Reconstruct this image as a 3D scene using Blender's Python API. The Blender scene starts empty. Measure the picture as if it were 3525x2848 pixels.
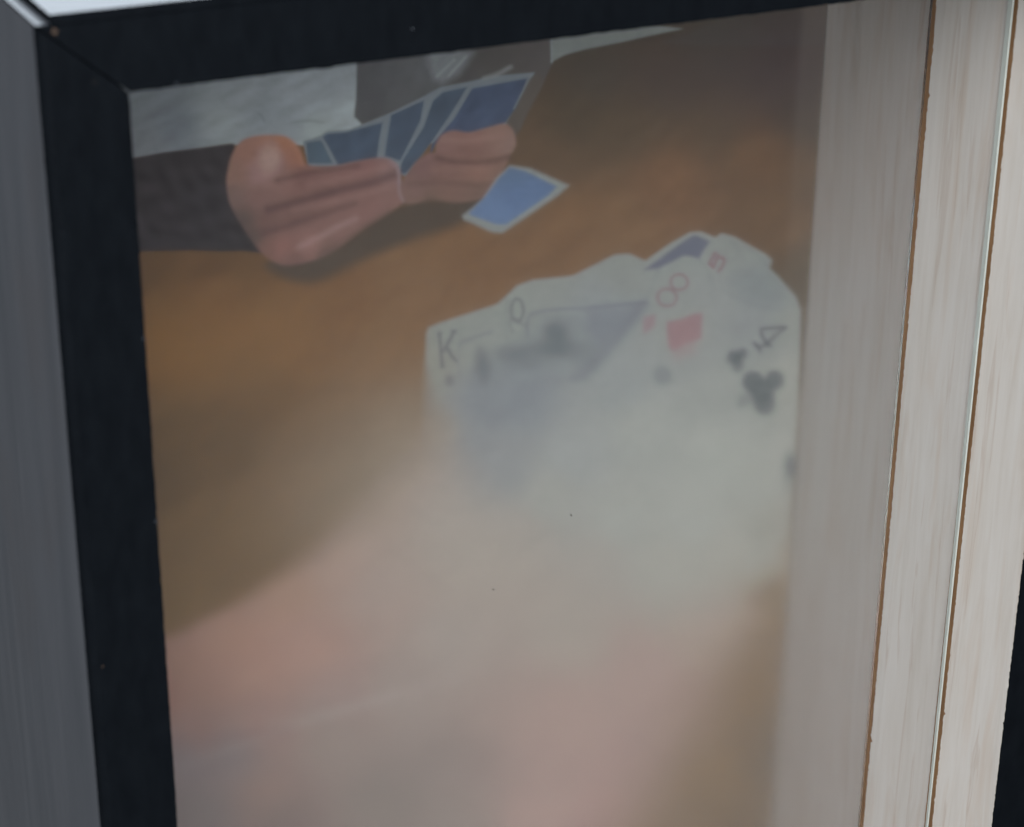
import bpy, bmesh, math, random
import numpy as np
from mathutils import Vector

S = bpy.context.scene
COL = S.collection
# ------------------------------------------------------------------ camera
cam_d = bpy.data.cameras.new("camera")
cam = bpy.data.objects.new("camera", cam_d)
COL.objects.link(cam)
cam.location = (-0.17999, -0.712257, 0.192998)
cam.rotation_euler = (1.137919, -0.007924, -0.460288)
cam_d.sensor_width = 36.0
cam_d.lens = 78.261
cam_d.clip_start = 0.01
cam_d.clip_end = 100.0
cam_d.dof.use_dof = True
cam_d.dof.focus_distance = 1.10
cam_d.dof.aperture_fstop = 11.0
S.camera = cam
# ------------------------------------------------------------------ light
w = bpy.data.worlds.new("World")
S.world = w
w.use_nodes = True
bg = w.node_tree.nodes["Background"]
bg.inputs[0].default_value = (0.93, 0.96, 1.0, 1)
bg.inputs[1].default_value = 0.17


def area(name, loc, target, size, size_y, power, color):
    d = bpy.data.lights.new(name, 'AREA')
    d.shape = 'RECTANGLE'
    d.size = size
    d.size_y = size_y
    d.energy = power
    d.color = color
    o = bpy.data.objects.new(name, d)
    COL.objects.link(o)
    o.location = loc
    o.rotation_euler = (Vector(target) - Vector(loc)).to_track_quat('-Z', 'Y').to_euler()
    return o


# daylight through a window behind the box (glare on the satin top) and the soft room light in front of it
area("window_light", (0.9, 2.6, 1.25), (0.2, 0.1, 0.0), 2.6, 1.8, 60, (0.80, 0.90, 1.0))
area("room_light", (-0.7, -2.0, 1.0), (0.35, 0.1, -0.3), 2.2, 2.0, 96, (1.0, 0.985, 0.968))

S.view_settings.view_transform = 'Standard'
S.view_settings.look = 'None'
S.view_settings.exposure = 0.0
S.view_settings.gamma = 1.0
S.view_settings.use_curve_mapping = False
S.cycles.max_bounces = 8
S.cycles.transmission_bounces = 6
S.cycles.transparent_max_bounces = 12
S.cycles.diffuse_bounces = 3
S.cycles.use_denoising = True
S.cycles.use_light_tree = False
S.cycles.use_adaptive_sampling = True
S.cycles.adaptive_threshold = 0.02
S.cycles.adaptive_min_samples = 24

# ------------------------------------------------------------------ sizes (metres); x right, y into the box, z up
TL = 0.030          # width of the black front of the left board
TT = 0.02596        # width of the black front of the top board
XR = 0.44463        # face of the right inner wall
XO = XR + TL        # outer right
D1 = 0.045856       # first groove (clear pane)
D2 = 0.10329        # second groove (frosted pane)
DB = 0.190929       # painting
DEP = 0.2000        # depth of the boards
ZB = -0.640         # inner floor of the box
ZO = ZB - 0.026
CH = 0.0036         # worn rounding of the front outer edges
rng = random.Random(7)


# ------------------------------------------------------------------ materials
def new_mat(name):
    m = bpy.data.materials.new(name)
    m.use_nodes = True
    nt = m.node_tree
    b = nt.nodes["Principled BSDF"]
    return m, nt, b


def N(nt, kind, **kw):
    n = nt.nodes.new(kind)
    for k, v in kw.items():
        setattr(n, k, v)
    return n


def ramp(nt, stops, interp='LINEAR'):
    r = nt.nodes.new("ShaderNodeValToRGB")
    cr = r.color_ramp
    cr.interpolation = interp
    while len(cr.elements) < len(stops):
        cr.elements.new(0.5)
    for e, (p, c) in zip(cr.elements, stops):
        e.position = p
        e.color = (*c, 1) if len(c) == 3 else c
    return r


def stretched_noise(nt, scale, vec_scale, detail=4, rough=0.55, rot=(0, 0, 0), dist=0.0):
    tc = N(nt, "ShaderNodeTexCoord")
    mp = N(nt, "ShaderNodeMapping")
    mp.inputs["Scale"].default_value = vec_scale
    mp.inputs["Rotation"].default_value = rot
    nt.links.new(tc.outputs["Object"], mp.inputs["Vector"])
    n = N(nt, "ShaderNodeTexNoise")
    n.inputs["Scale"].default_value = scale
    n.inputs["Detail"].default_value = detail
    n.inputs["Roughness"].default_value = rough
    n.inputs["Distortion"].default_value = dist
    nt.links.new(mp.outputs[0], n.inputs["Vector"])
    return n


def mix(nt, a, b, fac, mode='MIX'):
    m = N(nt, "ShaderNodeMix", data_type='RGBA', blend_type=mode)
    for s, v in ((m.inputs[0], fac), (m.inputs[6], a), (m.inputs[7], b)):
        if isinstance(v, (int, float)):
            s.default_value = v
        elif isinstance(v, tuple):
            s.default_value = (*v, 1)
        else:
            nt.links.new(v, s)
    return m.outputs[2]


def bump(nt, b, height, strength, dist):
    bp = N(nt, "ShaderNodeBump")
    bp.inputs["Strength"].default_value = strength
    bp.inputs["Distance"].default_value = dist
    nt.links.new(height, bp.inputs["Height"])
    nt.links.new(bp.outputs[0], b.inputs["Normal"])


def whitewash(name="whitewashed_wood"):
    m, nt, b = new_mat(name)
    fine = stretched_noise(nt, 1.0, (210, 210, 15), 5, 0.62, (math.radians(1.5), 0, 0), 0.4)
    mid = stretched_noise(nt, 1.0, (75, 75, 8.0), 3, 0.6, (math.radians(2.5), 0, 0), 0.6)
    broad = stretched_noise(nt, 1.0, (40, 40, 6), 3, 0.5)
    # thin milky paint over pale pine: brush streaks and the grain showing through
    base = ramp(nt, [(0.24, (0.63, 0.605, 0.57)), (0.50, (0.69, 0.675, 0.65)), (0.76, (0.725, 0.72, 0.705))])
    nt.links.new(fine.outputs["Fac"], base.inputs[0])
    warm = ramp(nt, [(0.53, (0, 0, 0)), (0.68, (1, 1, 1))])
    nt.links.new(mid.outputs["Fac"], warm.inputs[0])
    wf = N(nt, "ShaderNodeMath", operation='MULTIPLY')
    nt.links.new(warm.outputs[0], wf.inputs[0])
    wf.inputs[1].default_value = 0.28
    c1 = mix(nt, base.outputs[0], (0.56, 0.43, 0.33), wf.outputs[0])
    # sparse thin brown grain lines
    grain = stretched_noise(nt, 1.0, (170, 170, 9), 3, 0.5, (math.radians(-3.0), 0, 0), 0.8)
    gl = ramp(nt, [(0.615, (0, 0, 0)), (0.665, (1, 1, 1)), (0.70, (0.2, 0.2, 0.2))])
    nt.links.new(grain.outputs["Fac"], gl.inputs[0])
    gf = N(nt, "ShaderNodeMath", operation='MULTIPLY')
    nt.links.new(gl.outputs[0], gf.inputs[0])
    gf.inputs[1].default_value = 0.30
    c2 = mix(nt, c1, (0.44, 0.32, 0.25), gf.outputs[0])
    br = ramp(nt, [(0.35, (0.95, 0.94, 0.925)), (0.65, (1.0, 1.0, 1.0))])
    nt.links.new(broad.outputs["Fac"], br.inputs[0])
    c3 = mix(nt, c2, br.outputs[0], 1.0, 'MULTIPLY')
    nt.links.new(c3, b.inputs["Base Color"])
    b.inputs["Roughness"].default_value = 0.62
    bump(nt, b, fine.outputs["Fac"], 0.18, 0.0004)
    return m


def bare_wood():
    m, nt, b = new_mat("bare_groove_wood")
    n = stretched_noise(nt, 1.0, (500, 500, 30), 4, 0.6)
    r = ramp(nt, [(0.3, (0.24, 0.135, 0.065)), (0.7, (0.38, 0.225, 0.115))])
    nt.links.new(n.outputs["Fac"], r.inputs[0])
    nt.links.new(r.outputs[0], b.inputs["Base Color"])
    b.inputs["Roughness"].default_value = 0.8
    return m


def black_paint():
    m, nt, b = new_mat("black_paint")
    n = stretched_noise(nt, 1.0, (160, 160, 60), 5, 0.6)
    r = ramp(nt, [(0.3, (0.0026, 0.0040, 0.0062)), (0.7, (0.0046, 0.0066, 0.0095))])
    nt.links.new(n.outputs["Fac"], r.inputs[0])
    # a few pinholes and knocks where wood or dust shows
    tc = N(nt, "ShaderNodeTexCoord")
    v = N(nt, "ShaderNodeTexVoronoi")
    v.inputs["Scale"].default_value = 26.0
    nt.links.new(tc.outputs["Object"], v.inputs["Vector"])
    sp = ramp(nt, [(0.02, (1, 1, 1)), (0.05, (0, 0, 0))])
    nt.links.new(v.outputs["Distance"], sp.inputs[0])
    sf = N(nt, "ShaderNodeMath", operation='MULTIPLY')
    nt.links.new(sp.outputs[0], sf.inputs[0])
    sf.inputs[1].default_value = 0.07
    c = mix(nt, r.outputs[0], (0.10, 0.085, 0.07), sf.outputs[0])
    nt.links.new(c, b.inputs["Base Color"])
    b.inputs["Roughness"].default_value = 0.7
    b.inputs["Specular IOR Level"].default_value = 0.06
    bump(nt, b, n.outputs["Fac"], 0.15, 0.0005)
    return m


def chip_wood():
    m, nt, b = new_mat("chipped_wood")
    b.inputs["Base Color"].default_value = (0.045, 0.028, 0.019, 1)
    b.inputs["Roughness"].default_value = 0.8
    return m


def grey_satin():
    m, nt, b = new_mat("grey_satin_paint")
    n = stretched_noise(nt, 1.0, (60, 60, 6), 4, 0.55, (math.radians(3), 0, 0), 0.5)
    r = ramp(nt, [(0.30, (0.056, 0.068, 0.088)), (0.5, (0.071, 0.083, 0.105)), (0.75, (0.094, 0.106, 0.130))])
    nt.links.new(n.outputs["Fac"], r.inputs[0])
    sm = stretched_noise(nt, 1.0, (14, 14, 11), 3, 0.5)
    sr = ramp(nt, [(0.56, (0, 0, 0)), (0.72, (1, 1, 1))])
    nt.links.new(sm.outputs["Fac"], sr.inputs[0])
    sf = N(nt, "ShaderNodeMath", operation='MULTIPLY')
    nt.links.new(sr.outputs[0], sf.inputs[0])
    sf.inputs[1].default_value = 0.35
    c = mix(nt, r.outputs[0], (0.074, 0.070, 0.078), sf.outputs[0])
    nt.links.new(c, b.inputs["Base Color"])
    b.inputs["Roughness"].default_value = 0.36
    bump(nt, b, n.outputs["Fac"], 0.12, 0.0004)
    return m


def clear_glass():
    m, nt, b = new_mat("clear_acrylic")
    nt.nodes.remove(b)
    out = nt.nodes["Material Output"]
    tr = N(nt, "ShaderNodeBsdfTransparent")
    tr.inputs[0].default_value = (0.98, 0.982, 0.985, 1)
    gl = N(nt, "ShaderNodeBsdfGlossy")
    gl.inputs["Roughness"].default_value = 0.03
    fr = N(nt, "ShaderNodeFresnel")
    fr.inputs["IOR"].default_value = 1.35
    mx = N(nt, "ShaderNodeMixShader")
    ge = N(nt, "ShaderNodeNewGeometry")
    inv = N(nt, "ShaderNodeMath", operation='SUBTRACT')
    inv.inputs[0].default_value = 1.0
    nt.links.new(ge.outputs["Backfacing"], inv.inputs[1])
    mu = N(nt, "ShaderNodeMath", operation='MULTIPLY')
    nt.links.new(inv.outputs[0], mu.inputs[0])
    nt.links.new(fr.outputs[0], mu.inputs[1])
    nt.links.new(mu.outputs[0], mx.inputs[0])
    nt.links.new(tr.outputs[0], mx.inputs[1])
    nt.links.new(gl.outputs[0], mx.inputs[2])
    nt.links.new(mx.outputs[0], out.inputs["Surface"])
    return m


def frosted_glass():
    # polished front, etched back: the etching is fine near the top and coarser and milkier lower down
    m, nt, b = new_mat("frosted_acrylic")
    tc = N(nt, "ShaderNodeTexCoord")
    sx = N(nt, "ShaderNodeSeparateXYZ")
    nt.links.new(tc.outputs["Object"], sx.inputs[0])
    mr = N(nt, "ShaderNodeMapRange")
    mr.inputs["From Min"].default_value = -0.05
    mr.inputs["From Max"].default_value = -0.46
    mr.inputs["To Min"].default_value = 0.055
    mr.inputs["To Max"].default_value = 0.18
    nt.links.new(sx.outputs["Z"], mr.inputs["Value"])
    nt.links.new(mr.outputs[0], b.inputs["Roughness"])
    b.inputs["Base Color"].default_value = (0.985, 0.985, 0.99, 1)
    b.inputs["IOR"].default_value = 1.45
    b.inputs["Transmission Weight"].default_value = 1.0
    b.inputs["Specular IOR Level"].default_value = 0.35
    milk = N(nt, "ShaderNodeBsdfDiffuse")
    milk.inputs[0].default_value = (0.82, 0.82, 0.82, 1)
    mm = N(nt, "ShaderNodeMapRange")
    mm.inputs["From Min"].default_value = -0.04
    mm.inputs["From Max"].default_value = -0.46
    mm.inputs["To Min"].default_value = 0.004
    mm.inputs["To Max"].default_value = 0.055
    nt.links.new(sx.outputs["Z"], mm.inputs["Value"])
    mx = N(nt, "ShaderNodeMixShader")
    nt.links.new(mm.outputs[0], mx.inputs[0])
    nt.links.new(b.outputs[0], mx.inputs[1])
    nt.links.new(milk.outputs[0], mx.inputs[2])
    nt.links.new(mx.outputs[0], nt.nodes["Material Output"].inputs["Surface"])
    return m


def pane_edge_mat():
    m, nt, b = new_mat("painted_edge_glint")
    b.inputs["Base Color"].default_value = (0.60, 0.66, 0.63, 1)  # pale colour stands in for light caught in the edge
    b.inputs["Roughness"].default_value = 0.25
    return m


def paint_mat():
    m, nt, b = new_mat("oil_paint")
    a = N(nt, "ShaderNodeVertexColor")
    a.layer_name = "paint"
    n = stretched_noise(nt, 1.0, (260, 260, 420), 4, 0.6, (0, math.radians(35), 0), 0.6)
    r = ramp(nt, [(0.3, (0.93, 0.93, 0.93)), (0.7, (1.06, 1.06, 1.06))])
    nt.links.new(n.outputs["Fac"], r.inputs[0])
    c = mix(nt, a.outputs["Color"], r.outputs[0], 1.0, 'MULTIPLY')
    nt.links.new(c, b.inputs["Base Color"])
    b.inputs["Roughness"].default_value = 0.6
    b.inputs["Specular IOR Level"].default_value = 0.2
    return m


M_WASH, M_BARE, M_BLACK, M_GREY = whitewash(), bare_wood(), black_paint(), grey_satin()
M_CHIP, M_CLEAR, M_FROST, M_EDGE, M_PAINT = chip_wood(), clear_glass(), frosted_glass(), pane_edge_mat(), paint_mat()


# ------------------------------------------------------------------ helpers
def link(name, verts, faces, mats, mat_idx, parent=None, smooth=False):
    me = bpy.data.meshes.new(name)
    me.from_pydata(verts, [], faces)
    for m in mats:
        me.materials.append(m)
    if mat_idx is not None:
        me.polygons.foreach_set("material_index", mat_idx)
    bm = bmesh.new()
    bm.from_mesh(me)
    bmesh.ops.recalc_face_normals(bm, faces=bm.faces)
    bm.to_mesh(me)
    bm.free()
    me.update()
    o = bpy.data.objects.new(name, me)
    COL.objects.link(o)
    o.parent = parent
    return o


def box(name, x0, x1, y0, y1, z0, z1, mats, idx, parent):
    """idx: material per face (-x,+x,-y,+y,-z,+z)"""
    v = [(x, y, z) for x in (x0, x1) for y in (y0, y1) for z in (z0, z1)]
    f = [(0, 1, 3, 2), (4, 6, 7, 5), (0, 4, 5, 1), (2, 3, 7, 6), (0, 2, 6, 4), (1, 5, 7, 3)]
    return link(name, v, f, mats, idx, parent)


def prism(name, profile, axis_pts, place, seg_mat, cap_mat, mats, parent, jit=None):
    """sweep a closed profile through stations; place(p, station)->xyz; jit[k]=amount of raggedness of profile corner k"""
    n = len(profile)
    verts, faces, mi = [], [], []
    for si, s in enumerate(axis_pts):
        for k, p in enumerate(profile):
            q = p
            if jit and k in jit and 0 < si < len(axis_pts) - 1:
                a, (dx, dy) = jit[k]
                r = rng.gauss(0, 1) * a * (2.6 if rng.random() < 0.05 else 1.0)
                q = (p[0] + dx * r, p[1] + dy * r)
            verts.append(place(q, s))
    for si in range(len(axis_pts) - 1):
        for k in range(n):
            a, b2 = si * n + k, si * n + (k + 1) % n
            faces.append((a, b2, b2 + n, a + n))
            mi.append(seg_mat[k])
    faces.append(tuple(range(n)))
    mi.append(cap_mat)
    faces.append(tuple(range((len(axis_pts) - 1) * n, len(axis_pts) * n)))
    mi.append(cap_mat)
    return link(name, verts, faces, mats, mi, parent)


def stations(a, b, step, irregular=0.35):
    n = max(2, int(abs(b - a) / step))
    out = []
    for i in range(n + 1):
        t = i / n
        if 0 < i < n:
            t += rng.uniform(-irregular, irregular) / n
        out.append(a + (b - a) * t)
    return out


# ------------------------------------------------------------------ the box
box_root = bpy.data.objects.new("shadow_box", None)
COL.objects.link(box_root)
box_root.location = (0, 0, 0)
box_root["label"] = "deep wooden display box with black front, whitewashed inside and two panes in grooves"
box_root["category"] = "display box"

MATS = [M_WASH, M_BARE, M_BLACK, M_GREY]
G = 0.00040   # open hairline of the mitre joints


def mitre_place(x0s):
    return None


# left board: profile (x, y), swept down z; its head is cut along the mitre
profL = [(0.0, CH), (CH * 0.3, CH * 0.3), (CH, 0.0), (TL, 0.0), (TL, DEP), (0.0, DEP)]
segL = [2, 2, 2, 0, 0, 3]


def place_left(p, s):
    top = -p[0] * TT / TL - G
    bot = ZO + p[0] * (ZB - ZO) / TL + G
    return (p[0], p[1], top + (bot - top) * s)


left_board = prism("side_board", profL, stations(0, 1, 0.003), place_left, segL, 2, MATS, box_root,
                   jit={2: (0.00012, (1, 0)), 3: (0.00007, (1, 0)), 0: (0.0001, (0, 1))})
left_board["label"] = "left side board, grey outside with a black front edge"

# right board: profile with the two saw-cut grooves; swept down z
KD = 0.0013
G1a, G1b = D1, D1 + 0.0064
G2a, G2b = D2, D2 + 0.0062
profR = [(XR, 0.0), (XR, 0.0007), (XR, G1a), (XR + KD, G1a), (XR + KD, G1b), (XR, G1b),
         (XR, G2a), (XR + KD, G2a), (XR + KD, G2b), (XR, G2b), (XR, DEP),
         (XO, DEP), (XO, CH), (XO - CH * 0.3, CH * 0.3), (XO - CH, 0.0)]
segR = [2, 0, 1, 1, 1, 0, 1, 1, 1, 0, 0, 3, 2, 2, 2]


def place_right(p, s):
    d = XO - p[0]
    top = -d * TT / TL - G
    bot = ZO + d * (ZB - ZO) / TL + G
    return (p[0], p[1], top + (bot - top) * s)


right_board = prism("side_board", profR, stations(0, 1, 0.0022), place_right, segR, 2, MATS, box_root,
                    jit={1: (0.00012, (0, 1)), 2: (0.00016, (0, 1)), 5: (0.00005, (0, 1)),
                         6: (0.00020, (0, 1)), 9: (0.00005, (0, 1))})
right_board["label"] = "right side board, whitewashed inside with two bare saw-cut grooves"

# top and bottom boards: profile (y, z), swept along x between the mitres
def place_tb(sign):
    def f(p, s):
        y, z = p
        d = -z if sign > 0 else z - ZO
        w_ = TT if sign > 0 else (ZB - ZO)
        x0 = d * TL / w_ + G
        x1 = XO - d * TL / w_ - G
        return (x0 + (x1 - x0) * s, y, z)
    return f


profT = [(CH * 0.4, 0.0), (0.0, -CH * 0.4), (0.0, -TT), (DEP, -TT), (DEP, 0.0)]
top_board = prism("top_board", profT, stations(0, 1, 0.006), place_tb(1), [2, 2, 0, 0, 3], 2, MATS, box_root,
                  jit={2: (0.00010, (0, 1))})
profB = [(CH * 0.4, ZO), (0.0, ZO + CH * 0.4), (0.0, ZB), (DEP, ZB), (DEP, ZO)]
prism("bottom_board", profB, stations(0, 1, 0.02), place_tb(-1), [2, 2, 0, 0, 3], 2, MATS, box_root)

# cap board lying on the top board, set in a little from the left end
capx = 0.0052
profC = [(0.0012, 0.0032), (0.0002, 0.0022), (0.0002, 0.00003), (DEP, 0.00003), (DEP, 0.0032)]
cap = prism("cap_board", profC, [capx, XO - capx], lambda p, s: (s, p[0], p[1]), [2, 2, 0, 0, 3], 2, MATS, box_root)

# back panel behind the painting
box("back_panel", TL + 0.0005, XR - 0.0005, DB + 0.0032, DEP - 0.001, ZB + 0.0005, -TT - 0.0005, [M_BARE], [0] * 6, box_root)

# clear pane in the front groove, the glint of its edge is painted as a pale strip
PT = 0.0034
py0 = G1b - PT - 0.0002
clear = box("clear_pane", TL + 0.0006, XR - 0.0010, py0, py0 + PT, ZB + 0.001, -TT - 0.001, [M_CLEAR], [0] * 6, box_root)
clear["label"] = "clear acrylic pane standing in the front groove"
# (the strip tapers: the painted light line is wider at the top of the groove)
ev = []
for z, t_ in ((ZB + 0.001, 0.0009), (-TT - 0.001, 0.0034)):
    for x in (XR - 0.0009, XR - 0.0001):
        ev += [(x, py0, z), (x, py0 + t_, z)]
pe = link("pane_edge_glint", ev, [(0, 1, 3, 2), (4, 6, 7, 5), (0, 4, 5, 1), (2, 3, 7, 6), (0, 2, 6, 4), (1, 5, 7, 3)], [M_EDGE], None, clear)
pe["label"] = "pale bright edge of the clear pane"
# frosted pane in the rear groove
fy0 = G2a + 0.0030
frost = box("frosted_pane", TL + 0.0006, XR - 0.0001, fy0, fy0 + 0.003, ZB + 0.001, -TT - 0.001, [M_FROST], [0] * 6, box_root)
frost["label"] = "frosted acrylic pane standing in the rear groove"


# two specks of lint on the clear pane
for (x, z, l, a) in [(0.2300, -0.2548, 0.0008, 0.4), (0.1924, -0.2828, 0.0007, 1.2)]:
    ca, sa = math.cos(a), math.sin(a)
    pv = []
    for k in range(7):
        q = 2 * math.pi * k / 7
        ex, ez = l * 0.35 * math.cos(q), l * math.sin(q)
        pv.append((x + ex * ca - ez * sa, ez * ca + ex * sa + z))
    vv = [(px, py0 - 0.0002, pz) for px, pz in pv] + [(px, py0 - 0.00002, pz) for px, pz in pv]
    link("lint_speck", vv, [tuple(range(7)), tuple(range(7, 14))] + [(i, (i + 1) % 7, 7 + (i + 1) % 7, 7 + i) for i in range(7)], [M_CHIP], None, clear)

# small knocks where the black paint is chipped to the wood
def chip(x, y, z, r, ax):
    n = 9
    vs = []
    for k in range(n):
        a = 2 * math.pi * k / n
        rr = r * rng.uniform(0.6, 1.25)
        vs.append((rr * math.cos(a), rr * math.sin(a) * 1.4))
    if ax == 'y':
        top = [(x + a, y - 0.00012, z + b2) for a, b2 in vs]
        low = [(x + a * 1.1, y + 0.0004, z + b2 * 1.1) for a, b2 in vs]
    vv = top + low
    ff = [tuple(range(n))] + [(i, (i + 1) % n, n + (i + 1) % n, n + i) for i in range(n)]
    return vv, ff


for (x, z, r) in [(0.0061, -0.0022, 0.0011), (0.0050, -0.2459, 0.0004)]:
    vv, ff = chip(x, 0.0, z, r, 'y')
    link("paint_chip", vv, ff, [M_CHIP], None, left_board)
for (x, z, r, board) in [(0.0294, -0.1900, 0.0004, left_board), (0.0294, -0.1165, 0.0004, left_board),
                         (0.1354, -0.0158, 0.0003, top_board), (0.0470, -0.0251, 0.0004, top_board)]:
    vv, ff = chip(x, 0.0, z, r, 'y')
    link("paint_chip", vv, ff, [M_GREY], None, board)

# ------------------------------------------------------------------ the painting
# homography from panel millimetres to image pixels, through the camera; shapes are in pixels
HM = np.array([[8.54431655e+00, -7.64801205e-01, -3.22915728e+02],
               [-9.01725085e-01, -8.51286212e+00, -2.99114252e+02],
               [4.57812750e-04, -4.72756840e-04, 1.0]])
STEP = 0.56


def axis_coords(lo, hi, fine_lo, fine_hi):
    a = list(np.arange(lo, fine_lo, 4.0)) + list(np.arange(fine_lo, fine_hi, STEP)) + list(np.arange(fine_hi, hi, 4.0)) + [hi]
    return np.array(a)


gx = axis_coords(TL * 1000 + 0.3, XR * 1000 - 0.3, 70, XR * 1000 - 0.5)
gz = axis_coords(ZB * 1000 + 0.3, -TT * 1000 - 0.3, -600, -66)
XX, ZZ = np.meshgrid(gx, gz)
den = HM[2, 0] * XX + HM[2, 1] * ZZ + HM[2, 2]
U = ((HM[0, 0] * XX + HM[0, 1] * ZZ + HM[0, 2]) / den).astype(np.float32)
V = ((HM[1, 0] * XX + HM[1, 1] * ZZ + HM[1, 2]) / den).astype(np.float32)
SHP = U.shape
DSC = 1.6403


def lin(c):
    c = np.asarray(c, dtype=np.float32) / 255.0
    return np.where(c <= 0.04045, c / 12.92, ((c + 0.055) / 1.055) ** 2.4)


def d(pts):
    return [(x * DSC, y * DSC) for x, y in pts]


def idw(ctrl, power=3.2, soft=60.0):
    """smooth blend of dabs of colour: list of (x, y, (r,g,b)) in image pixels"""
    num = np.zeros(SHP + (3,), np.float32)
    dn = np.zeros(SHP, np.float32)
    for x, y, c in ctrl:
        w_ = 1.0 / (((U - x) ** 2 + (V - y) ** 2 + soft * soft) ** (power / 2))
        num += w_[..., None] * lin(c)
        dn += w_
    return num / dn[..., None]


def catmull(pts, sub=5, closed=True):
    n = len(pts)
    out = []
    rngn = range(n if closed else n - 1)
    for i in rngn:
        g = (lambda k: pts[k % n]) if closed else (lambda k: pts[min(max(k, 0), n - 1)])
        p0, p1, p2, p3 = (np.array(g(i + k), float) for k in (-1, 0, 1, 2))
        for s in range(sub):
            t = s / sub
            out.append(0.5 * (2 * p1 + (p2 - p0) * t + (2 * p0 - 5 * p1 + 4 * p2 - p3) * t * t + (3 * p1 - p0 - 3 * p2 + p3) * t ** 3))
    if not closed:
        out.append(np.array(pts[-1], float))
    return [tuple(p) for p in out]


def window(pts, pad):
    a = np.array(pts)
    m = (U > a[:, 0].min() - pad) & (U < a[:, 0].max() + pad) & (V > a[:, 1].min() - pad) & (V < a[:, 1].max() + pad)
    r = np.where(m.any(1))[0]
    c = np.where(m.any(0))[0]
    if not len(r) or not len(c):
        return None
    return slice(r[0], r[-1] + 1), slice(c[0], c[-1] + 1)


def seg_dist(u, v, a, b):
    ax, ay = a
    bx, by = b
    dx, dy = bx - ax, by - ay
    t = np.clip(((u - ax) * dx + (v - ay) * dy) / (dx * dx + dy * dy + 1e-9), 0, 1)
    return np.hypot(u - ax - t * dx, v - ay - t * dy)


def smooth(x):
    x = np.clip(x, 0, 1)
    return x * x * (3 - 2 * x)


def poly_mask(pts, soft, curve=True):
    if curve:
        pts = catmull(pts)
    sl = window(pts, soft * 1.5 + 4)
    if sl is None:
        return None, None
    u, v = U[sl], V[sl]
    dist = np.full(u.shape, 1e9, np.float32)
    inside = np.zeros(u.shape, bool)
    n = len(pts)
    for i in range(n):
        a, b = pts[i], pts[(i + 1) % n]
        dist = np.minimum(dist, seg_dist(u, v, a, b))
        cond = (a[1] > v) != (b[1] > v)
        xi = (b[0] - a[0]) * (v - a[1]) / (b[1] - a[1] + 1e-12) + a[0]
        inside ^= cond & (u < xi)
    sd = np.where(inside, dist, -dist)
    return sl, smooth(sd / (2 * soft) + 0.5)


def line_mask(pts, width, soft, curve=True):
    if curve and len(pts) > 2:
        pts = catmull(pts, 5, False)
    sl = window(pts, width + soft * 1.5 + 4)
    if sl is None:
        return None, None
    u, v = U[sl], V[sl]
    dist = np.full(u.shape, 1e9, np.float32)
    for a, b in zip(pts[:-1], pts[1:]):
        dist = np.minimum(dist, seg_dist(u, v, a, b))
    return sl, smooth((width / 2 - dist) / (2 * soft) + 0.5)


def blob_mask(x, y, rx, ry, soft, ang=0.0):
    R = max(rx, ry) + soft * 1.5
    sl = window([(x - R, y - R), (x + R, y + R)], 4)
    if sl is None:
        return None, None
    u, v = U[sl] - x, V[sl] - y
    c, s = math.cos(ang), math.sin(ang)
    e = np.hypot((u * c + v * s) / rx, (-u * s + v * c) / ry)
    return sl, smooth((1 - e) * min(rx, ry) / (2 * soft) + 0.5)


IMG = None


def put(ms, col, op=1.0):
    sl, m = ms
    if sl is None:
        return
    c = col[sl] if isinstance(col, np.ndarray) and col.ndim == 3 else lin(col)
    a = (m * op)[..., None]
    IMG[sl] = IMG[sl] * (1 - a) + c * a


def brush_noise(seed, n, ang, lenw, wid):
    """directional streak field: sum of random plane ripples along a brush direction"""
    r = np.random.default_rng(seed)
    f = np.zeros(SHP, np.float32)
    for _ in range(n):
        a = ang + r.normal() * 0.25
        c, s = math.cos(a), math.sin(a)
        p = U * c + V * s
        q = -U * s + V * c
        f += np.sin(p / (lenw * r.uniform(0.6, 1.6)) + r.uniform(0, 6.28)) * np.sin(q / (wid * r.uniform(0.5, 1.8)) + r.uniform(0, 6.28)).astype(np.float32)
    return f / math.sqrt(n)


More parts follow.
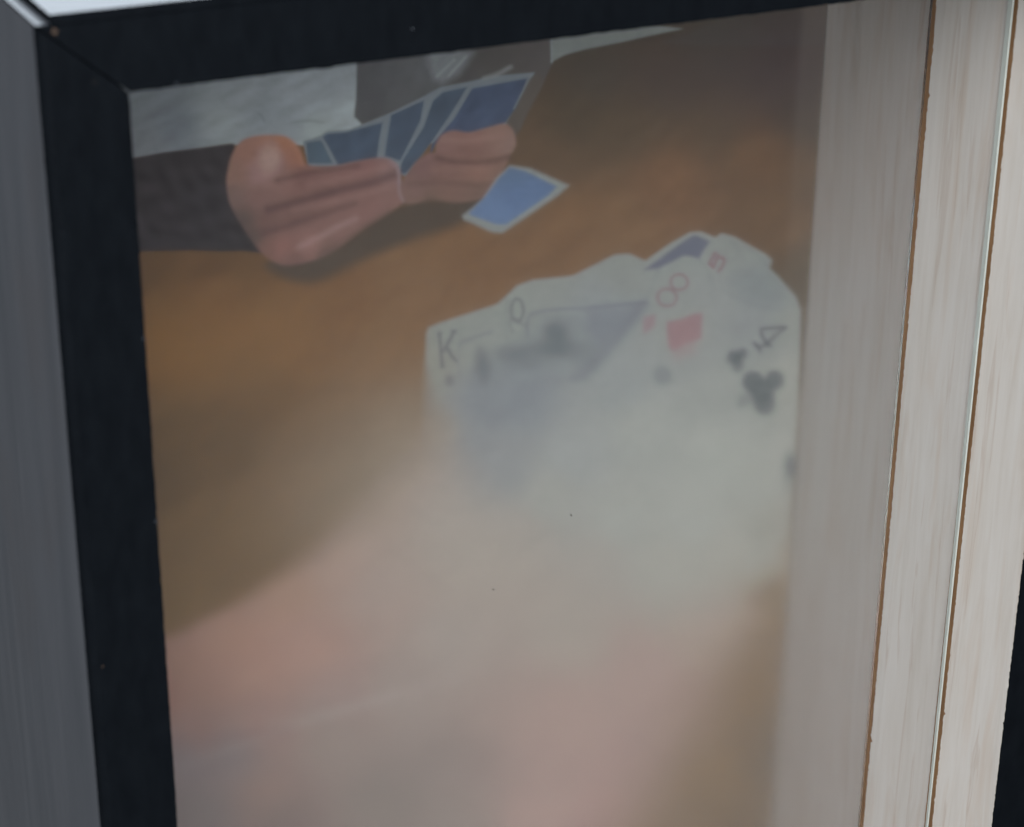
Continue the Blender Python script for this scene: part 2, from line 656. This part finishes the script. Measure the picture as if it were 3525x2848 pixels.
# --- table top: warm brown gradations
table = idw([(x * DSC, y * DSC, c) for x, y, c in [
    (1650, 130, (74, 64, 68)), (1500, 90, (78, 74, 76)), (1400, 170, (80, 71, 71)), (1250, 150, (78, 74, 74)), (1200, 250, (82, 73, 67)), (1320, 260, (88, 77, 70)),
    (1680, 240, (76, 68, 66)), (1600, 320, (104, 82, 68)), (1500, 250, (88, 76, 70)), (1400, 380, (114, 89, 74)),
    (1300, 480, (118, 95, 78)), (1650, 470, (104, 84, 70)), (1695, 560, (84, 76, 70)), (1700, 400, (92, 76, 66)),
    (1180, 470, (118, 93, 74)), (1000, 540, (118, 92, 72)), (1150, 330, (98, 82, 72)),
    (330, 555, (106, 82, 60)), (500, 560, (104, 80, 58)), (460, 640, (116, 86, 62)), (360, 740, (128, 97, 64)), (720, 640, (116, 88, 66)),
    (600, 720, (124, 95, 68)), (560, 820, (112, 89, 66)), (360, 880, (114, 92, 68)), (330, 1000, (102, 84, 66)),
    (480, 960, (110, 90, 70)), (800, 740, (124, 100, 80)), (880, 620, (122, 97, 78)), (620, 1020, (122, 100, 80)), (400, 1130, (116, 96, 74)),
    (370, 1260, (120, 100, 76)), (700, 900, (118, 96, 76)), (840, 880, (126, 106, 92)), (500, 1120, (118, 98, 76)),
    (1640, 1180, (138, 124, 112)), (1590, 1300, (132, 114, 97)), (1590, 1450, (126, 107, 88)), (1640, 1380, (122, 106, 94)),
    (1500, 1620, (130, 112, 96)), (1400, 1720, (128, 112, 102)), (1625, 1600, (104, 90, 80)), (1560, 1730, (114, 98, 84)), (1640, 1500, (112, 98, 86)), (1650, 1260, (120, 108, 98)),  # darker dabs at the right edge paint the shadow of the box corner
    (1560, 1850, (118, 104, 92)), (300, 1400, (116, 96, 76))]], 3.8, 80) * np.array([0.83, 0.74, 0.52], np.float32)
table = table * (1 + 0.045 * brush_noise(31, 20, -0.55, 120, 17))[..., None]
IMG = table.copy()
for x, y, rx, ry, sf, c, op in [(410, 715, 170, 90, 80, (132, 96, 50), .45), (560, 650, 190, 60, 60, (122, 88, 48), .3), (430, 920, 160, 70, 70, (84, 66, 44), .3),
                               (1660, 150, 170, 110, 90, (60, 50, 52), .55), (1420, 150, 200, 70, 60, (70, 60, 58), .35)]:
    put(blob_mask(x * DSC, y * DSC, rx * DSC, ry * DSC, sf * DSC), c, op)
put(poly_mask(d([(1600, 0), (1700, 0), (1770, 30), (1735, 90), (1500, 95), (1390, 88), (1460, 60)]), 12), (76, 82, 86), 0.12)

# --- sitter: pale cloth, dark jacket, sleeve
pale = idw([(430, 330, (120, 128, 132)), (500, 480, (116, 122, 126)), (600, 430, (108, 116, 122)), (800, 330, (132, 140, 143)),
            (760, 420, (136, 145, 146)), (900, 400, (126, 134, 138)), (1040, 330, (136, 144, 148)), (1150, 300, (132, 140, 144)),
            (1200, 380, (146, 156, 157)), (1080, 450, (142, 152, 150)), (1000, 430, (128, 136, 140))], 3.0, 30)
bn = brush_noise(3, 14, -0.5, 90, 11)
pale = pale * (1 + 0.085 * bn)[..., None] * np.array([1.14, 1.15, 1.17], np.float32)
put(poly_mask([(300, 150), (800, 120), (1232, 120), (1232, 330), (1225, 400), (1244, 430), (1130, 470), (1050, 500), (1000, 495), (900, 520), (790, 492), (700, 506), (560, 524), (440, 545), (300, 560)], 4, False), pale)
put(line_mask([(884, 385), (900, 400), (908, 420)], 5, 4), (98, 106, 114), 0.6)
put(line_mask([(1000, 420), (1060, 414), (1110, 420)], 7, 6), (112, 120, 124), 0.6)
jacket = idw([(1260, 330, (88, 89, 92)), (1330, 280, (96, 98, 101)), (1440, 250, (104, 107, 110)), (1450, 330, (92, 94, 96)), (1270, 410, (84, 85, 86)),
              (1700, 230, (88, 85, 82)), (1850, 200, (92, 88, 86)), (1800, 330, (90, 84, 78)), (1580, 280, (84, 82, 81)), (1800, 430, (84, 77, 71))], 3, 30)
jacket = jacket * 0.8 * (1 + 0.05 * brush_noise(5, 10, 2.2, 70, 16))[..., None]
put(poly_mask([(1226, 120), (1640, 80), (1905, 60), (1896, 220), (1860, 300), (1815, 380), (1790, 440), (1768, 470), (1745, 440), (1700, 400), (1458, 330), (1342, 388), (1244, 426), (1216, 400), (1223, 326)], 5, False), jacket)
put(poly_mask([(1450, 140), (1625, 180), (1578, 250), (1520, 284), (1490, 270)], 22, False), (130, 138, 142), 0.7)
for q in ([(1560, 205), (1500, 262)], [(1600, 195), (1540, 262)]):
    put(line_mask(q, 7, 6), (150, 158, 162), 0.6)
put(line_mask([(1530, 190), (1484, 250)], 12, 8), (112, 118, 122), 0.6)
# strip of light cloth beyond the jacket
put(poly_mask([(1893, 60), (2060, 60), (2345, 98), (2230, 122), (2133, 144), (2010, 168), (1940, 188), (1893, 212)], 5, False), (122, 129, 127))
put(line_mask([(1893, 120), (1896, 214)], 6, 4), (132, 142, 146), 0.7)

# --- sleeve on the left
sleeve = idw([(480, 620, (72, 69, 72)), (600, 560, (70, 68, 70)), (740, 540, (70, 68, 70)), (700, 700, (68, 68, 72)), (560, 780, (70, 68, 72)), (800, 820, (66, 65, 68)), (480, 830, (74, 72, 76))], 3, 30)
sleeve = sleeve * np.array([0.42, 0.37, 0.39], np.float32) * (1 + 0.26 * brush_noise(8, 24, 0.5, 22, 13))[..., None]
put(poly_mask([(250, 570), (465, 541), (560, 523), (700, 506), (800, 492), (830, 560), (840, 700), (880, 820), (925, 872), (830, 862), (760, 864), (660, 860), (560, 862), (470, 864), (250, 870)], 4, False), sleeve)
# --- cast shadow under the hands
put(poly_mask(d([(560, 548), (690, 520), (780, 460), (860, 420), (960, 415), (1015, 415), (1000, 440), (960, 470), (870, 500), (760, 545), (660, 590), (590, 580)]), 26), (66, 57, 48), 0.92)

# --- cards held in the hands
def c2(pts):
    return [(900 + x / 2.149, y / 2.149) for x, y in pts]


EDGE = (110, 120, 127)
put(poly_mask(c2([(300, 1040), (430, 1000), (480, 965), (640, 955), (740, 915), (950, 830), (1210, 700), (1320, 640), (1510, 605), (1700, 560), (1980, 535), (2015, 530), (1960, 640), (1830, 860), (1790, 960), (1240, 1060), (1060, 1300), (900, 1230), (340, 1230)]), 3, False), EDGE)
BL = [(c2([(325, 1050), (436, 1034), (520, 1205), (338, 1205)]), (92, 104, 119)),
      (c2([(446, 1012), (480, 985), (620, 975), (888, 902), (862, 1040), (848, 1170), (560, 1215), (480, 1065)]), (80, 90, 110)),
      (c2([(952, 848), (1196, 738), (1168, 890), (1020, 1185), (905, 1150), (918, 1050), (944, 900)]), (80, 89, 108)),
      (c2([(1262, 742), (1335, 678), (1515, 640), (1400, 830), (1260, 1035), (1150, 1180), (1055, 1285), (1018, 1270), (1030, 1195), (1190, 940)]), (82, 91, 109)),
      (c2([(1552, 650), (1958, 576), (1880, 790), (1790, 910), (1560, 975), (1280, 1060), (1240, 1150), (1250, 1070), (1420, 870)]), (80, 88, 114))]
bn2 = brush_noise(11, 14, -0.9, 40, 14)
for pts, c in BL:
    field = np.broadcast_to(lin(c), SHP + (3,)) * np.array([0.62, 0.74, 0.75], np.float32) * (1 + 0.10 * bn2)[..., None]
    put(poly_mask(pts, 3.2, False), field.astype(np.float32))
put(line_mask(c2([(1640, 575), (1740, 545), (1835, 492)]), 15, 7), (128, 132, 132), 0.7)
put(poly_mask(c2([(1960, 590), (2040, 540), (2080, 600), (1900, 960), (1870, 990), (1800, 900), (1880, 790)]), 7, False), (86, 79, 73), 0.9)
put(line_mask(c2([(1990, 545), (1900, 720), (1860, 800)]), 5, 4), (116, 124, 128), 0.8)

# --- hands
def g(pts):
    return [(413 + x / 1.3008, 103 + y / 1.3008) for x, y in pts]


def gi(ctrl, power=3.4, soft=26.0):
    return idw([(413 + x / 1.3008, 103 + y / 1.3008, c) for x, y, c in ctrl], power, soft)


handL = gi([(510, 640, (138, 110, 98)), (560, 540, (146, 112, 98)), (660, 500, (152, 116, 100)), (740, 500, (160, 116, 92)), (800, 570, (150, 108, 88)),
            (670, 580, (152, 126, 120)), (620, 640, (146, 120, 116)), (700, 640, (132, 104, 98)), (500, 740, (116, 98, 92)), (540, 850, (88, 77, 72)), (590, 930, (86, 74, 68)),
            (620, 740, (124, 98, 92)), (660, 860, (108, 84, 78)), (820, 640, (112, 84, 80)), (950, 650, (124, 94, 88)), (1100, 620, (122, 92, 88)), (1200, 630, (130, 106, 104)),
            (900, 720, (118, 90, 84)), (1100, 740, (122, 94, 88)), (1000, 790, (124, 96, 90)), (1200, 740, (122, 96, 90)), (800, 830, (112, 86, 80)), (720, 970, (132, 98, 90)),
            (850, 960, (134, 104, 98)), (1000, 900, (122, 96, 90)), (780, 1040, (104, 80, 74)), (920, 1000, (104, 84, 76)), (660, 980, (116, 88, 80))])
put(poly_mask(g([(474, 690), (478, 635), (496, 562), (532, 502), (590, 474), (680, 468), (748, 480), (800, 530), (832, 600), (950, 607), (1050, 586), (1150, 570),
                 (1212, 580), (1246, 620), (1254, 690), (1272, 760), (1190, 820), (1080, 890), (960, 980), (860, 1030), (750, 1052), (690, 1036), (620, 985), (546, 880), (490, 780)]), 8), handL * np.array([1.03, 0.95, 0.93], np.float32))
for q, wd, sf, c, op in [([(660, 800), (800, 765), (950, 722), (1130, 678), (1235, 640)], 28, 16, (78, 57, 56), .65),
                         ([(640, 905), (780, 862), (920, 815), (1040, 775)], 24, 15, (84, 62, 58), .55),
                         ([(700, 672), (830, 640), (960, 622), (1060, 604)], 18, 12, (86, 62, 60), .55),
                         ([(840, 690), (960, 668), (1080, 640), (1180, 612)], 22, 13, (142, 108, 100), .5),
                         ([(780, 800), (940, 768), (1100, 728), (1220, 695)], 22, 13, (140, 108, 100), .45),
                         ([(800, 968), (890, 925), (960, 885), (1050, 842)], 20, 13, (156, 128, 122), .5),
                         ([(880, 1010), (980, 950), (1100, 868), (1200, 806)], 16, 10, (92, 72, 66), .5),
                         ([(1205, 588), (1238, 622), (1250, 690)], 8, 6, (148, 130, 132), .5)]:
    put(line_mask(g(q), wd, sf), c, op)
put(blob_mask(413 + 668 / 1.3008, 103 + 575 / 1.3008, 34, 50, 24), (172, 146, 138), 0.65)
put(line_mask(g([(700, 482), (765, 505), (800, 560), (815, 595)]), 20, 12), (168, 122, 98), 0.32)
handR = gi([(1440, 500, (126, 100, 94)), (1560, 480, (128, 100, 92)), (1690, 470, (130, 106, 96)), (1740, 500, (128, 108, 100)), (1560, 540, (116, 90, 82)),
            (1350, 610, (114, 90, 86)), (1450, 640, (116, 90, 82)), (1600, 640, (128, 100, 88)), (1680, 640, (120, 96, 84)), (1300, 700, (116, 94, 88)),
            (1450, 720, (112, 90, 80)), (1600, 720, (104, 86, 76)), (1280, 755, (112, 92, 84)), (1400, 765, (98, 82, 72))])
put(poly_mask(g([(1256, 690), (1285, 640), (1320, 590), (1372, 552), (1408, 545), (1414, 500), (1440, 465), (1490, 448), (1560, 456), (1650, 432), (1720, 418), (1758, 452),
                 (1768, 510), (1742, 560), (1725, 600), (1690, 670), (1640, 740), (1560, 765), (1480, 770), (1390, 758), (1300, 778), (1264, 762)]), 8), handR * np.array([1.03, 0.95, 0.93], np.float32))
for q, wd, sf, c, op in [([(1415, 570), (1500, 588), (1620, 590), (1735, 568)], 18, 13, (78, 58, 54), .6), ([(1290, 690), (1420, 680), (1560, 690), (1650, 690)], 16, 14, (86, 66, 60), .45),
                         ([(1400, 620), (1520, 620), (1660, 622)], 20, 14, (138, 108, 96), .4), ([(1450, 490), (1560, 492), (1700, 468)], 22, 13, (144, 114, 104), .45)]:
    put(line_mask(g(q), wd, sf), c, op)
put(line_mask(g([(1236, 600), (1246, 650), (1246, 720), (1264, 765)]), 9, 6), (138, 122, 124), 0.6)

# --- light blue card lying on the table
put(poly_mask(d([(1068, 346), (1110, 352), (1192, 388), (1170, 408), (1052, 488), (1030, 486), (972, 460), (968, 452), (1010, 418), (1040, 372)]), 9, False), (126, 132, 130))
put(poly_mask(d([(1068, 350), (1100, 358), (1166, 390), (1150, 408), (1060, 470), (1040, 470), (984, 450), (984, 444), (1016, 412), (1044, 374)]), 7, False),
    idw([(1760, 590, (98, 114, 146)), (1880, 640, (98, 115, 152)), (1700, 730, (106, 123, 160)), (1780, 690, (100, 117, 155))], 3, 30) * np.array([0.74, 0.86, 0.84], np.float32))

# --- foreground hand: broad rosy passages, loosely brushed, the pane's pale haze painted in
hand = idw([(x * DSC, y * DSC, c) for x, y, c in [
    (380, 1390, (138, 112, 101)), (480, 1330, (144, 119, 106)), (600, 1240, (150, 126, 112)), (440, 1440, (141, 115, 106)), (520, 1420, (146, 122, 112)),
    (700, 1170, (150, 130, 120)), (800, 1050, (140, 121, 109)), (860, 960, (132, 115, 105)), (950, 1080, (146, 137, 131)), (1000, 1180, (150, 142, 135)),
    (800, 1250, (148, 134, 127)), (650, 1350, (146, 126, 118)), (420, 1540, (134, 110, 106)), (540, 1500, (142, 120, 115)), (390, 1600, (120, 113, 118)),
    (480, 1580, (126, 118, 120)), (560, 1650, (132, 115, 110)), (420, 1700, (116, 110, 112)), (700, 1550, (136, 126, 121)), (850, 1450, (140, 132, 127)),
    (700, 1440, (140, 126, 122)), (800, 1700, (122, 115, 111)), (600, 1730, (116, 104, 102)), (1000, 1600, (128, 121, 117)), (1000, 1720, (126, 121, 117)),
    (950, 1350, (146, 140, 135)), (1200, 1350, (147, 143, 137)), (1200, 1500, (146, 134, 129)), (1150, 1650, (145, 131, 126)), (1120, 1730, (147, 131, 126)),
    (1350, 1400, (148, 134, 129)), (1420, 1480, (142, 126, 120)), (1330, 1600, (134, 119, 117)), (1260, 1710, (138, 118, 117)), (1060, 1500, (138, 130, 125)),
    (1450, 1330, (146, 136, 128)), (330, 1450, (138, 106, 98)), (330, 1700, (118, 112, 114)), (500, 1900, (118, 106, 104)), (1100, 1900, (146, 126, 122))]], 3.6, 60) * np.array([1.10, 1.03, 0.97], np.float32)
hm = poly_mask(d([(150, 1390), (345, 1338), (420, 1302), (500, 1262), (580, 1212), (660, 1162), (720, 1110), (800, 1035), (880, 960), (950, 900), (1100, 930), (1300, 1000), (1560, 1240),
                  (1560, 1330), (1500, 1420), (1440, 1520), (1380, 1600), (1310, 1700), (1260, 1800), (1200, 2000), (600, 2100), (150, 2100)]), 1.0)
# the contour is firm on the left and dissolves to the right
sl, _ = hm
pp = catmull(d([(150, 1390), (345, 1338), (420, 1302), (500, 1262), (580, 1212), (660, 1162), (720, 1110), (800, 1035), (880, 960), (950, 900), (1100, 930), (1300, 1000), (1560, 1240),
                (1560, 1330), (1500, 1420), (1440, 1520), (1380, 1600), (1310, 1700), (1260, 1800), (1200, 2000), (600, 2100), (150, 2100)]))
u, v = U[sl], V[sl]
dist = np.full(u.shape, 1e9, np.float32)
for a, b in zip(pp, pp[1:] + pp[:1]):
    dist = np.minimum(dist, seg_dist(u, v, a, b))
sd = np.where(hm[1] > 0.5, dist, -dist)
softw = 28 + 75 * smooth((u - 700) / 600.0) + 60 * smooth((v - 1900) / 500.0) * smooth((u - 1500) / 600.0)
full = np.zeros(SHP, np.float32)
full[sl] = smooth(sd / (2 * softw) + 0.5)
put((slice(None), slice(None)) and ((slice(0, SHP[0]), slice(0, SHP[1])), full), hand)
put(line_mask(d([(560, 1520), (700, 1490), (850, 1450), (960, 1420)]), 14, 22), (158, 150, 146), 0.35)
put(line_mask(d([(370, 1612), (480, 1572), (640, 1515), (830, 1456)]), 9, 9), (160, 154, 152), 0.4)
put(line_mask(d([(370, 1560), (480, 1545), (600, 1530)]), 24, 26), (126, 104, 102), 0.4)

for x, y, rx, ry, sf, c, op in [(560, 1370, 150, 75, 60, (176, 136, 120), .40), (1170, 1630, 190, 170, 110, (170, 142, 132), .45), (930, 1610, 200, 80, 70, (124, 114, 110), .35),
                               (430, 1600, 90, 40, 40, (118, 110, 112), .35), (1260, 1480, 220, 120, 90, (160, 138, 128), .3), (1160, 1060, 420, 230, 170, (152, 150, 141), .6)]:
    put(blob_mask(x * DSC, y * DSC, rx * DSC, ry * DSC, sf * DSC), c, op)  # last, widest blob paints the frosted pane's white haze into the picture
# --- the fan of white cards
white = idw([(x * DSC, y * DSC, c) for x, y, c in [
    (905, 760, (128, 130, 124)), (960, 690, (126, 132, 129)), (1000, 850, (122, 128, 132)), (1060, 640, (126, 133, 130)), (1150, 600, (126, 132, 130)),
    (1300, 560, (124, 130, 128)), (1250, 640, (126, 133, 135)), (1420, 560, (126, 133, 132)), (1540, 520, (122, 128, 127)), (1600, 600, (118, 126, 127)),
    (1500, 620, (128, 134, 134)), (1580, 680, (124, 130, 132)), (1660, 680, (126, 132, 130)), (1450, 730, (130, 136, 136)), (1500, 820, (136, 142, 140)),
    (1660, 800, (138, 143, 139)), (1300, 800, (132, 139, 140)), (1350, 900, (144, 150, 147)), (1100, 850, (122, 129, 134)), (1000, 920, (126, 131, 134)),
    (1060, 980, (130, 135, 137)), (1200, 950, (140, 146, 146)), (1150, 1040, (144, 148, 144)), (1500, 950, (148, 154, 150)), (1450, 1080, (150, 155, 151)),
    (1300, 1080, (148, 153, 149)), (1600, 1000, (146, 151, 147)), (1640, 1100, (140, 142, 136)), (1400, 1200, (150, 152, 146)), (1520, 1180, (150, 152, 146)),
    (1250, 1180, (148, 147, 142)), (1100, 1120, (146, 144, 139)), (920, 900, (132, 130, 124))]], 3.6, 50) * np.array([1.02, 1.0, 0.965], np.float32)
cardp = d([(892, 700), (897, 686), (920, 676), (1040, 637), (1062, 618), (1082, 598), (1115, 586), (1200, 577), (1288, 533), (1318, 531), (1352, 546),
           (1400, 512), (1446, 486), (1470, 485), (1498, 497), (1512, 488), (1540, 496), (1606, 533), (1618, 545), (1612, 561), (1632, 580), (1668, 622),
           (1678, 648), (1677, 720), (1672, 860), (1664, 1000), (1654, 1120), (1640, 1185), (1570, 1225), (1470, 1262), (1380, 1285), (1250, 1230), (1100, 1130),
           (1000, 1040), (930, 940), (900, 850), (890, 760)])
sl, m0 = poly_mask(cardp, 1.0, False)
u, v = U[sl], V[sl]
dist = np.full(u.shape, 1e9, np.float32)
for a, b in zip(cardp, cardp[1:] + cardp[:1]):
    dist = np.minimum(dist, seg_dist(u, v, a, b))
sd = np.where(m0 > 0.5, dist, -dist)
softw = 6 + 130 * smooth((v - 1190) / 400.0)
softw = np.where(u > 2560, 6 + 60 * smooth((v - 1750) / 200.0), softw)
put((sl, smooth(sd / (2 * softw) + 0.5)), white)
# brown sliver of table beside the fan, box corner shadow painted in lower down
put(line_mask(d([(1690, 640), (1686, 760), (1676, 900), (1668, 1000), (1660, 1130)]), 18, 14), (96, 88, 78), 0.6)

# blue back of a card
put(poly_mask([(2387, 806), (2440, 828), (2402, 888), (2374, 880), (2351, 878), (2263, 922), (2211, 928), (2283, 876), (2354, 824)], 5, False), (88, 93, 108), 0.95)
# court card pictures: slate passages
put(poly_mask([(1850, 1095), (1905, 1075), (2020, 1066), (2224, 1040), (2180, 1110), (2120, 1180), (2050, 1240), (1930, 1320), (1800, 1420), (1700, 1480), (1620, 1420), (1600, 1300), (1700, 1220), (1790, 1160)], 45), (112, 119, 124), 0.42)
put(poly_mask([(2030, 1062), (2130, 1048), (2216, 1040), (2180, 1100), (2120, 1150), (2060, 1190), (2020, 1130)], 26), (104, 110, 120), 0.45)
put(poly_mask([(2190, 1050), (2220, 1042), (2190, 1095), (2120, 1190), (2020, 1300), (1960, 1300), (2080, 1180)], 22), (98, 104, 112), 0.5)
for x, y, rx, ry, s, op in [(1908, 1140, 38, 34, 22, .62), (1870, 1195, 70, 26, 22, .5), (1930, 1195, 50, 40, 26, .45), (1660, 1260, 26, 50, 22, .6), (1750, 1210, 45, 22, 20, .42),
                            (1650, 1215, 14, 22, 14, .4), (1800, 1235, 70, 30, 26, .4), (2010, 1215, 40, 40, 30, .3), (1930, 1150, 60, 60, 40, .2)]:
    put(blob_mask(x, y, rx, ry, s), (84, 92, 96), op)
for q, wd, op in [([(1578, 1184), (1590, 1174), (1630, 1160), (1690, 1138)], 7, .5), ([(1578, 1184), (1574, 1230), (1580, 1300)], 7, .28),
                  ([(1812, 1152), (1811, 1110), (1822, 1082), (1850, 1072), (1905, 1063), (2019, 1058), (2120, 1048), (2222, 1038)], 8, .6)]:
    put(line_mask(q, wd, 4), (92, 99, 110), op)
put(poly_mask([(2505, 945), (2600, 925), (2665, 965), (2735, 1030), (2690, 1062), (2600, 1050), (2530, 1020)], 30), (110, 118, 120), 0.35)
for q, op in [([(2262, 930), (2240, 985), (2215, 1045)], .35), ([(2470, 985), (2560, 1040), (2690, 1068)], .3), ([(2402, 890), (2430, 930), (2452, 985)], .35), ([(1745, 1030), (1736, 1100), (1742, 1170)], .3),
              ([(2500, 815), (2530, 850), (2560, 900)], .3), ([(2560, 845), (2610, 880), (2644, 918)], .3)]:
    put(line_mask(q, 7, 6), (100, 108, 110), op)
# letters and pips
INK, RED = (82, 88, 92), (132, 96, 102)
for q in ([(1509, 1146), (1514, 1200), (1519, 1259)], [(1560, 1138), (1546, 1165), (1524, 1206)], [(1538, 1198), (1550, 1222), (1566, 1240)]):
    put(line_mask(q, 10, 4, False), INK, 0.8)
for q in ([(1502, 1146), (1520, 1144)], [(1550, 1138), (1568, 1138)], [(1511, 1262), (1528, 1259)]):
    put(line_mask(q, 6, 4, False), INK, 0.5)
qpts = [(1777 + 21 * math.cos(t), 1066 + 40 * math.sin(t)) for t in np.linspace(0, 2 * math.pi, 22)]
put(line_mask(qpts, 9, 4, False), INK, 0.7)
put(line_mask([(1755, 1090), (1752, 1115), (1760, 1142)], 8, 5), INK, 0.45)
put(line_mask([(1772, 1092), (1790, 1112), (1800, 1116)], 7, 4), INK, 0.45)
put(blob_mask(1545, 1308, 16, 20, 9), INK, 0.5)
for q in ([(2458, 868), (2446, 890), (2438, 906)], [(2468, 876), (2458, 900), (2450, 918)], [(2474, 886), (2486, 886), (2488, 900), (2480, 918), (2470, 932)], [(2438, 906), (2446, 914), (2452, 919)]):
    put(line_mask(q, 8.5, 3), (118, 86, 92), 0.9)
o1 = [(2334 + 30 * math.cos(t), 969 + 27 * math.sin(t)) for t in np.linspace(0, 2 * math.pi, 22)]
o2 = [(2292 + 33 * math.cos(t), 1022 + 30 * math.sin(t)) for t in np.linspace(0, 2 * math.pi, 22)]
for o_ in (o1, o2):
    put(line_mask(o_, 8, 3.5, False), (122, 92, 96), 0.8)
put(poly_mask([(2291, 1106), (2340, 1096), (2380, 1080), (2414, 1074), (2412, 1120), (2410, 1164), (2361, 1180), (2309, 1206), (2298, 1190), (2292, 1150)], 8, False), (134, 101, 104), 0.8)
put(poly_mask([(2300, 1180), (2400, 1160), (2390, 1215), (2320, 1240)], 22, False), (140, 112, 114), 0.4)
put(poly_mask([(2211, 1090), (2253, 1079), (2252, 1118), (2228, 1140), (2209, 1149)], 7, False), (136, 108, 112), 0.65)
put(blob_mask(2276, 1291, 33, 34, 12), (104, 111, 113), 0.62)
for q in ([(2702, 1124), (2660, 1126), (2619, 1131)], [(2619, 1130), (2616, 1146), (2626, 1166), (2640, 1184)], [(2702, 1124), (2668, 1150), (2640, 1176), (2612, 1192), (2593, 1182)],
          [(2592, 1178), (2604, 1194), (2614, 1208)], [(2632, 1186), (2652, 1188)]):
    put(line_mask(q, 9, 3), (74, 80, 84), 0.95)
for x, y, rx, ry, s, op in [(2522, 1226, 24, 22, 8, .8), (2551, 1213, 18, 18, 7, .8), (2534, 1257, 20, 22, 9, .7), (2534, 1232, 22, 20, 9, .7), (2502, 1244, 9, 9, 8, .35),
                            (2588, 1312, 38, 37, 8, .9), (2662, 1306, 33, 33, 8, .9), (2627, 1386, 37, 40, 10, .85), (2620, 1345, 44, 40, 12, .85), (2566, 1372, 26, 22, 16, .4),
                            (2545, 1390, 14, 14, 12, .35), (2718, 1600, 22, 42, 14, .8), (2706, 1650, 16, 36, 18, .3)]:
    put(blob_mask(x, y, rx, ry, s), (80, 87, 90), op)

# overall variation of hand-laid paint
IMG = IMG * (1 + 0.018 * brush_noise(21, 22, -0.6, 60, 18))[..., None]
GAIN = 2.0
VEIL = np.array([0.0, 0.0, 0.0])
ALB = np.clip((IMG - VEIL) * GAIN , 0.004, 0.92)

# flat painted face as a fine grid, plus the board edges: one closed panel
nz, nx = SHP
co = np.empty((nz * nx, 3), np.float32)
co[:, 0] = XX.ravel() / 1000
co[:, 1] = DB
co[:, 2] = ZZ.ravel() / 1000
ii = np.arange(nz * nx).reshape(nz, nx)
quads = np.stack([ii[:-1, :-1], ii[:-1, 1:], ii[1:, 1:], ii[1:, :-1]], -1).reshape(-1, 4)
nv = nz * nx
x0, x1, z0, z1 = gx[0] / 1000, gx[-1] / 1000, gz[0] / 1000, gz[-1] / 1000
extra = np.array([(x0, DB + 0.003, z0), (x1, DB + 0.003, z0), (x1, DB + 0.003, z1), (x0, DB + 0.003, z1)], np.float32)
corners = [ii[0, 0], ii[0, -1], ii[-1, -1], ii[-1, 0]]
eq = [[corners[k], nv + k, nv + (k + 1) % 4, corners[(k + 1) % 4]] for k in range(4)] + [[nv + 3, nv + 2, nv + 1, nv]]
quads = np.concatenate([quads, np.array(eq)], 0).astype(np.int32)
co = np.concatenate([co, extra], 0)
me = bpy.data.meshes.new("painting")
me.vertices.add(len(co))
me.vertices.foreach_set("co", co.ravel())
me.loops.add(quads.size)
me.loops.foreach_set("vertex_index", quads.ravel())
me.polygons.add(len(quads))
me.polygons.foreach_set("loop_start", np.arange(0, quads.size, 4, dtype=np.int32))
me.update(calc_edges=True)
at = me.color_attributes.new("paint", 'FLOAT_COLOR', 'POINT')
rgba = np.ones((len(co), 4), np.float32)
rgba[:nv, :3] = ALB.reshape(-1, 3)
rgba[nv:, :3] = 0.4
at.data.foreach_set("color", rgba.ravel())
me.materials.append(M_PAINT)
painting = bpy.data.objects.new("painting", me)
COL.objects.link(painting)
painting["label"] = "painting of card players' hands and fanned playing cards behind the frosted pane"
painting["category"] = "painting"
